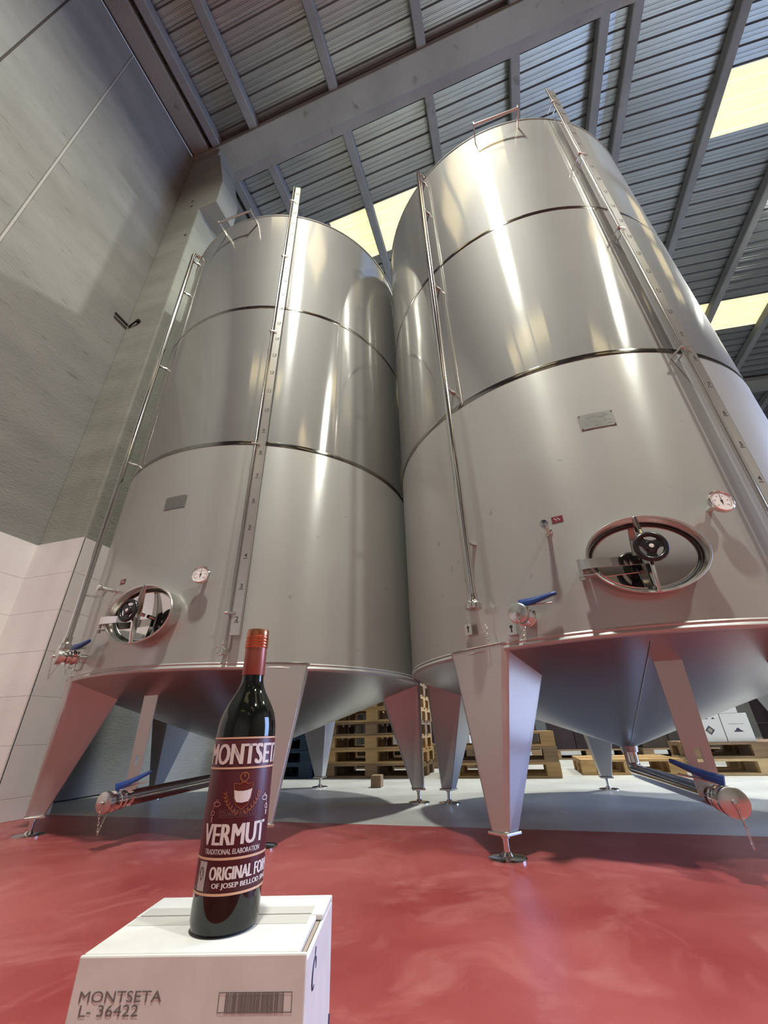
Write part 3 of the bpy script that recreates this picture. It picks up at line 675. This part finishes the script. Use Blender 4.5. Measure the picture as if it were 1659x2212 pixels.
def wrap(name, vs, fs, mat, off=0.0009):
    """lay flat (u, z) print on the bottle: cut into narrow strips first so that it follows the curve"""
    me = bpy.data.meshes.new(name); me.from_pydata([(u, 0, z) for u, z in vs], [], fs)
    b = bmesh.new(); b.from_mesh(me)
    us = [u for u, z in vs]; u = math.floor(min(us)/0.004)*0.004
    while u < max(us):
        bmesh.ops.bisect_plane(b, geom=b.verts[:]+b.edges[:]+b.faces[:], plane_co=(u, 0, 0), plane_no=(1, 0, 0)); u += 0.004
    for v in b.verts:
        a_ = A0+v.co.x/BR; v.co = Vector(((BR+off)*cos(a_), (BR+off)*sin(a_), v.co.z))
    b.to_mesh(me); b.free(); me.materials.append(mat)
    o = bpy.data.objects.new(name, me); COL.objects.link(o); o.parent = lab; return o
def band(z0, z1):
    n = 120; L_ = 2*pi*BR
    return [(-L_/2+L_*i/n, z) for z in (z0, z1) for i in range(n+1)], [(i, i+1, n+2+i, n+1+i) for i in range(n)]
def join(*vf):
    V = []; Fc = []
    for v, f in vf:
        o = len(V); V += list(v); Fc += [[i+o for i in q_] for q_ in f]
    return V, Fc
def label_text(txt, u0, u1, z, cap, bold=0.0):
    """lettering fitted to a width and height, thickened by overlaying shifted copies"""
    c_vs, fs = text_mesh(txt, 1.0, 'LEFT', 0.0, 1.0, 1.02)
    x0 = min(v[0] for v in c_vs); x1 = max(v[0] for v in c_vs); y1 = max(v[1] for v in c_vs); y0 = min(v[1] for v in c_vs)
    base = [(u0+(v[0]-x0)/(x1-x0)*(u1-u0), z+(v[1]-y0)/(y1-y0)*cap) for v in c_vs]
    return join(*[([(u+k*bold, zz) for u, zz in base], fs) for k in ((-1, 0, 1) if bold else (0,))])
def ribbon(pts, wd):
    vs = []; n = len(pts)
    for i, (u, z) in enumerate(pts):
        a_, c_ = pts[max(0, i-1)], pts[min(n-1, i+1)]
        d = Vector((c_[0]-a_[0], c_[1]-a_[1])); d = d.normalized() if d.length > 0 else Vector((1, 0))
        ww = wd[i] if isinstance(wd, list) else wd
        vs += [(u-d.y*ww/2, z+d.x*ww/2), (u+d.y*ww/2, z-d.x*ww/2)]
    return vs, [(2*i, 2*i+1, 2*i+3, 2*i+2) for i in range(n-1)]
for za, zb in ((0.1785, 0.1803), (0.1472, 0.1492), (0.0635, 0.0657), (0.0340, 0.0362)): wrap('gold_line', *band(za, zb), GOLD, 0.0007)
wrap('label_name', *label_text('MONTSETA', -0.0485, 0.0590, 0.1520, 0.0215, 0.0011), PALE)
wrap('label_name', *label_text('VERMUT', -0.0375, 0.0350, 0.0762, 0.0190, 0.0009), PALE)
wrap('label_print', *label_text('TRADITIONAL ELABORATION', -0.0330, 0.0300, 0.0685, 0.0046, 0.0001), PALE)
wrap('label_print', *label_text('ORIGINAL FORMULA', -0.0225, 0.0700, 0.0470, 0.0112, 0.0006), PALE)
wrap('label_print', *label_text('OF JOSEP BELLOD SINCE 19', -0.0185, 0.0620, 0.0390, 0.0056, 0.0003), PALE)
e0 = 0.003
# shield crest: outline, red field, white lower field, crown, laurel
def shield(sc):
    return [(-0.0105*sc, 0.0120*sc), (-0.005*sc, 0.0108*sc), (0, 0.0128*sc), (0.005*sc, 0.0108*sc), (0.0105*sc, 0.0120*sc), (0.0100*sc, 0.004*sc), (0.0088*sc, -0.004*sc), (0.006*sc, -0.0095*sc), (0, -0.0135*sc), (-0.006*sc, -0.0095*sc), (-0.0088*sc, -0.004*sc), (-0.0100*sc, 0.004*sc)]
def place(poly, cz): return [(e0+u, cz+z) for u, z in poly], [list(range(len(poly)))]
wrap('crest_field', *place(shield(1.0), 0.1215), plain('crest dark red', (0.10, 0.010, 0.006), 0.45), 0.0006)
wrap('crest_white', *place([(-0.0098, 0.0052), (-0.005, 0.0042), (0.0, 0.0040), (0.005, 0.0046), (0.0098, 0.0060), (0.0085, -0.0030), (0.0065, -0.0062), (0.0, -0.0072), (-0.0060, -0.0064), (-0.0082, -0.0030)], 0.1215), PALE, 0.0011)
o_ = shield(1.0); o_ = [(e0+u, 0.1215+z) for u, z in o_+o_[:1]]
def leaf(u, z, a_, l, wd):
    P_ = [(0, 0), (l*0.4, wd), (l, 0), (l*0.4, -wd)]
    return [(e0+u+x*cos(a_)-y*sin(a_), z+x*sin(a_)+y*cos(a_)) for x, y in P_], [(0, 1, 2, 3)]
lv = [ribbon(o_, 0.0008)]
for s in (-1, 1):
    for i in range(7):
        t_ = i/6; u = s*(0.004+0.0145*sin(t_*1.5)); z = 0.1035+0.0185*t_**1.2
        for da in (0.5, -0.7):
            a_ = (radians(75)+da) if s > 0 else (radians(105)-da); lv.append(leaf(u, z, a_, 0.0048, 0.0009))
    lv.append(ribbon([(e0+s*(0.004+0.0145*sin(t_*1.5)), 0.1035+0.0185*t_**1.2) for t_ in [i/8 for i in range(9)]], 0.0005))
crown = [(e0+0.0045*cos(radians(a_)), 0.1395+0.0042*sin(radians(a_))) for a_ in range(-60, 241, 20)]
lv += [ribbon(crown, 0.0014), ribbon([(e0-0.0032, 0.1350), (e0+0.0032, 0.1350)], 0.0012), leaf(0, 0.1385, radians(90), 0.005, 0.0012)]
wrap('crest_laurel', *join(*lv), DIMG, 0.0009)
def curl(u0, z0, s):
    A = [(u0+s*(0.010*t_), z0+0.0045*sin(t_*5.2)*(1-t_*0.4)-0.012*t_) for t_ in [i/20 for i in range(21)]]
    B = [(u0+s*0.002+0.0045*cos(t_), z0-0.003+0.0022*sin(t_)) for t_ in [2*pi*i/20 for i in range(20)]]
    Cc = [(u0+s*0.006+0.0022*cos(t_), z0-0.0115+0.0022*sin(t_)) for t_ in [2*pi*i/16 for i in range(17)]]
    return join(ribbon(A, 0.0006), ribbon(B+B[:1], 0.0008), ribbon(Cc, 0.0008), ribbon([(u0+s*0.0065, z0-0.015), (u0+s*0.0065, z0-0.020)], [0.0024, 0.0014]))
wrap('flourish', *curl(e0-0.0265, 0.1165, -1), PINKP)
wrap('flourish', *curl(e0+0.0275, 0.1195, 1), PALE)
wrap('label_print', *join(label_text('EDUARD BELLOD', -0.0205, 0.0195, 0.1022, 0.0050, 0.0), ribbon([(-0.021, 0.1080), (0.020, 0.1080)], 0.0003), ribbon([(-0.021, 0.1012), (0.020, 0.1012)], 0.0003)), DARKP)
wrap('side_stamp', [(-0.0400, 0.0375), (-0.0285, 0.0375), (-0.0275, 0.0620), (-0.0390, 0.0620)], [(0, 1, 2, 3)], plain('grey stamp paper', (0.42, 0.38, 0.36), 0.6), 0.0007)
wrap('side_stamp_print', *join(ribbon([(-0.0340+0.0026*cos(t_), 0.0525+0.0042*sin(t_)) for t_ in [2*pi*i/18-0.9 for i in range(15)]], 0.001), ribbon([(-0.034, 0.0485), (-0.034, 0.0460)], 0.0012)), INK, 0.0011)

# ------------------------------------------------------------------ pallets and cartons behind the tanks
def wood(name, c0, c1): return noisy(name, c0, c1, 3.0, 0.8, 0, 0.2, 20, (1.0, 6, 6), 6)[0]
WOODS = [wood('pallet wood', (0.34, 0.21, 0.085), (0.48, 0.31, 0.14)), wood('weathered pallet wood', (0.18, 0.115, 0.065), (0.28, 0.185, 0.105)), wood('fresh pallet wood', (0.50, 0.36, 0.19), (0.62, 0.46, 0.26))]
BLUEWOOD = wood('blue painted wood', (0.010, 0.022, 0.045), (0.022, 0.045, 0.085))
pallet_cache = {}
def pallet(label, loc, rz, mat, group, length=1.2, depth=0.8):
    T = thing('pallet', label, 'pallet', loc, rz, group)
    key = (mat.name, length, depth)
    if key not in pallet_cache:
        L_ = []
        def me(c, d):
            m_ = MB().box(c, d).mesh('board'); m_.materials.append(mat); return m_
        for yy, wd in ((-depth/2+0.072, 0.145), (-depth/4, 0.10), (0, 0.145), (depth/4, 0.10), (depth/2-0.072, 0.145)): L_.append(('deck_board', me((0, yy, 0.133), (length, wd, 0.022))))
        for xx in (-length/2+0.0725, 0, length/2-0.0725): L_.append(('stringer_board', me((xx, 0, 0.111), (0.145, depth-0.002, 0.022))))
        for xx in (-length/2+0.0725, 0, length/2-0.0725):
            for yy, wd in ((-depth/2+0.051, 0.10), (0, 0.145), (depth/2-0.051, 0.10)): L_.append(('block', me((xx, yy, 0.061), (0.145, wd, 0.078))))
        for yy, wd in ((-depth/2+0.051, 0.10), (0, 0.145), (depth/2-0.051, 0.10)): L_.append(('bottom_board', me((0, yy, 0.011), (length-0.004, wd, 0.022))))
        pallet_cache[key] = L_
    for nm_, me_ in pallet_cache[key]:
        o = bpy.data.objects.new(nm_, me_); COL.objects.link(o); o.parent = T
    return T
rp = random.Random(3)
ORD = ['lowest', 'second from the floor', 'third from the floor', 'fourth from the floor', 'fifth from the floor', 'sixth from the floor', 'topmost']
for k in range(7):
    pallet('brown wooden pallet, %s in the tall stack between the two tanks' % ORD[k], (-1.775+rp.uniform(-.012, .012), 5.70+rp.uniform(-.012, .012), 0.1445*k), radians(rp.uniform(-.8, .8)+1.5), WOODS[0 if k % 3 else 1], 'tall pallet stack between the tanks')
for k in range(4):
    pallet('dark blue painted pallet, %s in the low stack behind the left tank' % (ORD[k] if k < 3 else 'topmost'), (-3.05+rp.uniform(-.02, .02), 5.62, 0.1445*k), radians(rp.uniform(-1, 1)), BLUEWOOD, 'blue pallets behind the left tank', 1.1)
for k in range(3):
    pallet('brown wooden pallet, %s in the low stack behind the front leg of the right tank' % (('lowest', 'middle', 'topmost')[k]), (-0.33+rp.uniform(-.03, .03), 5.74, 0.1445*k), radians(rp.uniform(-1.5, 1.5)), WOODS[1 if k == 1 else 0], 'low pallet stack behind the right tank')
pallet('single brown wooden pallet on the grey floor under the right tank drain', (1.02, 6.08, 0), radians(1), WOODS[0], None, 1.0)
for k in range(2):
    pallet(('lower pale pallet under the white cartons', 'upper pale pallet directly carrying the white cartons')[k], (2.22, 6.02, 0.1445*k), radians(0.5), WOODS[2 if k == 0 else 1], 'pallets carrying white cartons')
tag(MB().box((0, 0, 0.05), (0.098, 0.13, 0.10)).obj('wood_block', WOODS[1], None, bevel=0.004), 'loose square wooden block lying on the grey floor before the pallet stack', 'block')
bpy.data.objects['wood_block'].location = (-1.447, 4.515, 0); bpy.data.objects['wood_block'].rotation_euler = (0, 0, radians(6))
CW = plain('white printed carton', (0.66, 0.67, 0.66), 0.7)
PURP = plain('dark violet print', (0.06, 0.045, 0.085), 0.7)
def carton(label, x, y, z, wd, dp, ht, marks, group=None):
    T = thing('carton', label, 'box', (x, y, z), 0, group)
    MB().box((0, 0, ht/2), (wd, dp, ht)).obj('carton_body', CW, T, bevel=0.004)
    p = MB(); yy = -dp/2-0.0008
    def dome(cx, cz, s): p.add([(cx+s*u, yy, cz+s*v) for u, v in ((-1, -0.35), (1, -0.35), (0.85, -0.1), (0.45, 0.1), (0.3, 0.4), (0, 0.55), (-0.3, 0.4), (-0.45, 0.1), (-0.85, -0.1))], [list(range(9))])
    if marks == 1:
        for i in (-1, 0, 1): dome(i*0.062, ht*0.84, 0.018)
        for s_, c_ in ((0.044, 0),): p.add([(0, yy, ht*0.42-s_), (s_, yy, ht*0.42), (0, yy, ht*0.42+s_), (-s_, yy, ht*0.42)], [(0, 1, 2, 3)])
    elif marks == 2:
        dome(0.0, ht*0.40, 0.042)
        p.add([(-0.07, yy, ht*0.62), (0.07, yy, ht*0.62), (0.07, yy, ht*0.63), (-0.07, yy, ht*0.63)], [(0, 1, 2, 3)])
    if marks: p.obj('carton_print', PURP, T, recalc=False)
    if marks == 1:
        g = MB(); s_ = 0.026; g.add([(0, yy-0.0005, ht*0.42-s_), (s_, yy-0.0005, ht*0.42), (0, yy-0.0005, ht*0.42+s_), (-s_, yy-0.0005, ht*0.42)], [(0, 1, 2, 3)])
        g.obj('carton_emblem', plain('olive print', (0.30, 0.31, 0.22), 0.7), T, recalc=False)
    return T
cz = 0.289
carton('white carton with a diamond emblem and three small dark marks, on the right pallets', 1.85, 5.80, cz, 0.245, 0.30, 0.262, 1)
carton('white carton with one dark dome mark, right of the diamond carton', 2.102, 5.80, cz, 0.245, 0.30, 0.262, 2)
carton('white carton with a dark dome mark, resting in the upper row above the diamond carton', 2.03, 5.80, cz+0.264, 0.245, 0.30, 0.262, 2)
carton('plain white carton in the upper row left of the dome carton', 1.782, 5.80, cz+0.264, 0.245, 0.30, 0.262, 0)
for (x, z, wh) in ((-2.15, 0.29, 'left of the lower row'), (-1.88, 0.29, 'middle of the lower row'), (-1.6, 0.29, 'right of the lower row'), (-2.1, 0.56, 'left of the upper row'), (-1.8, 0.56, 'right of the upper row'), (-0.9, 0.29, 'bottom of the right pile'), (-0.9, 0.56, 'top of the right pile')):
    carton('plain white carton behind the tall brown pallet stack, ' + wh, x, 6.9, z, 0.25, 0.3, 0.262, 0, 'cartons behind the pallet stack')
for x in (-2.0, -0.8):
    sd_ = 'left' if x < -1 else 'right'
    pallet('lower weathered pallet under the %s white cartons behind the tall stack' % sd_, (x, 7.0, 0), 0, WOODS[1], 'pallets behind the tall stack', 1.15)
    pallet('upper weathered pallet under the %s white cartons behind the tall stack' % sd_, (x, 7.0, 0.1445), 0, WOODS[1], 'pallets behind the tall stack', 1.15)

# dark loads of cartons stored further back in the hall
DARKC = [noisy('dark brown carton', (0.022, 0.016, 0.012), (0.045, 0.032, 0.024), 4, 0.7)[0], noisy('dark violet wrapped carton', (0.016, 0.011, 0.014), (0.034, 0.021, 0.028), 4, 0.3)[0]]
rq = random.Random(11)
for i, x in enumerate((-3.1, -1.75, -0.4, 0.95, 2.3, 3.65, 5.0, 6.35)):
    y0 = 8.6 if i != 5 else 7.2
    nth = ('nearest to', 'second from', 'third from', 'fourth from', 'fifth from', 'sixth from', 'seventh from', 'farthest from')[i]
    pallet('weathered pallet under the dark carton load %s the left wall' % nth, (x, y0, 0), 0, WOODS[1], 'pallets under the dark loads')
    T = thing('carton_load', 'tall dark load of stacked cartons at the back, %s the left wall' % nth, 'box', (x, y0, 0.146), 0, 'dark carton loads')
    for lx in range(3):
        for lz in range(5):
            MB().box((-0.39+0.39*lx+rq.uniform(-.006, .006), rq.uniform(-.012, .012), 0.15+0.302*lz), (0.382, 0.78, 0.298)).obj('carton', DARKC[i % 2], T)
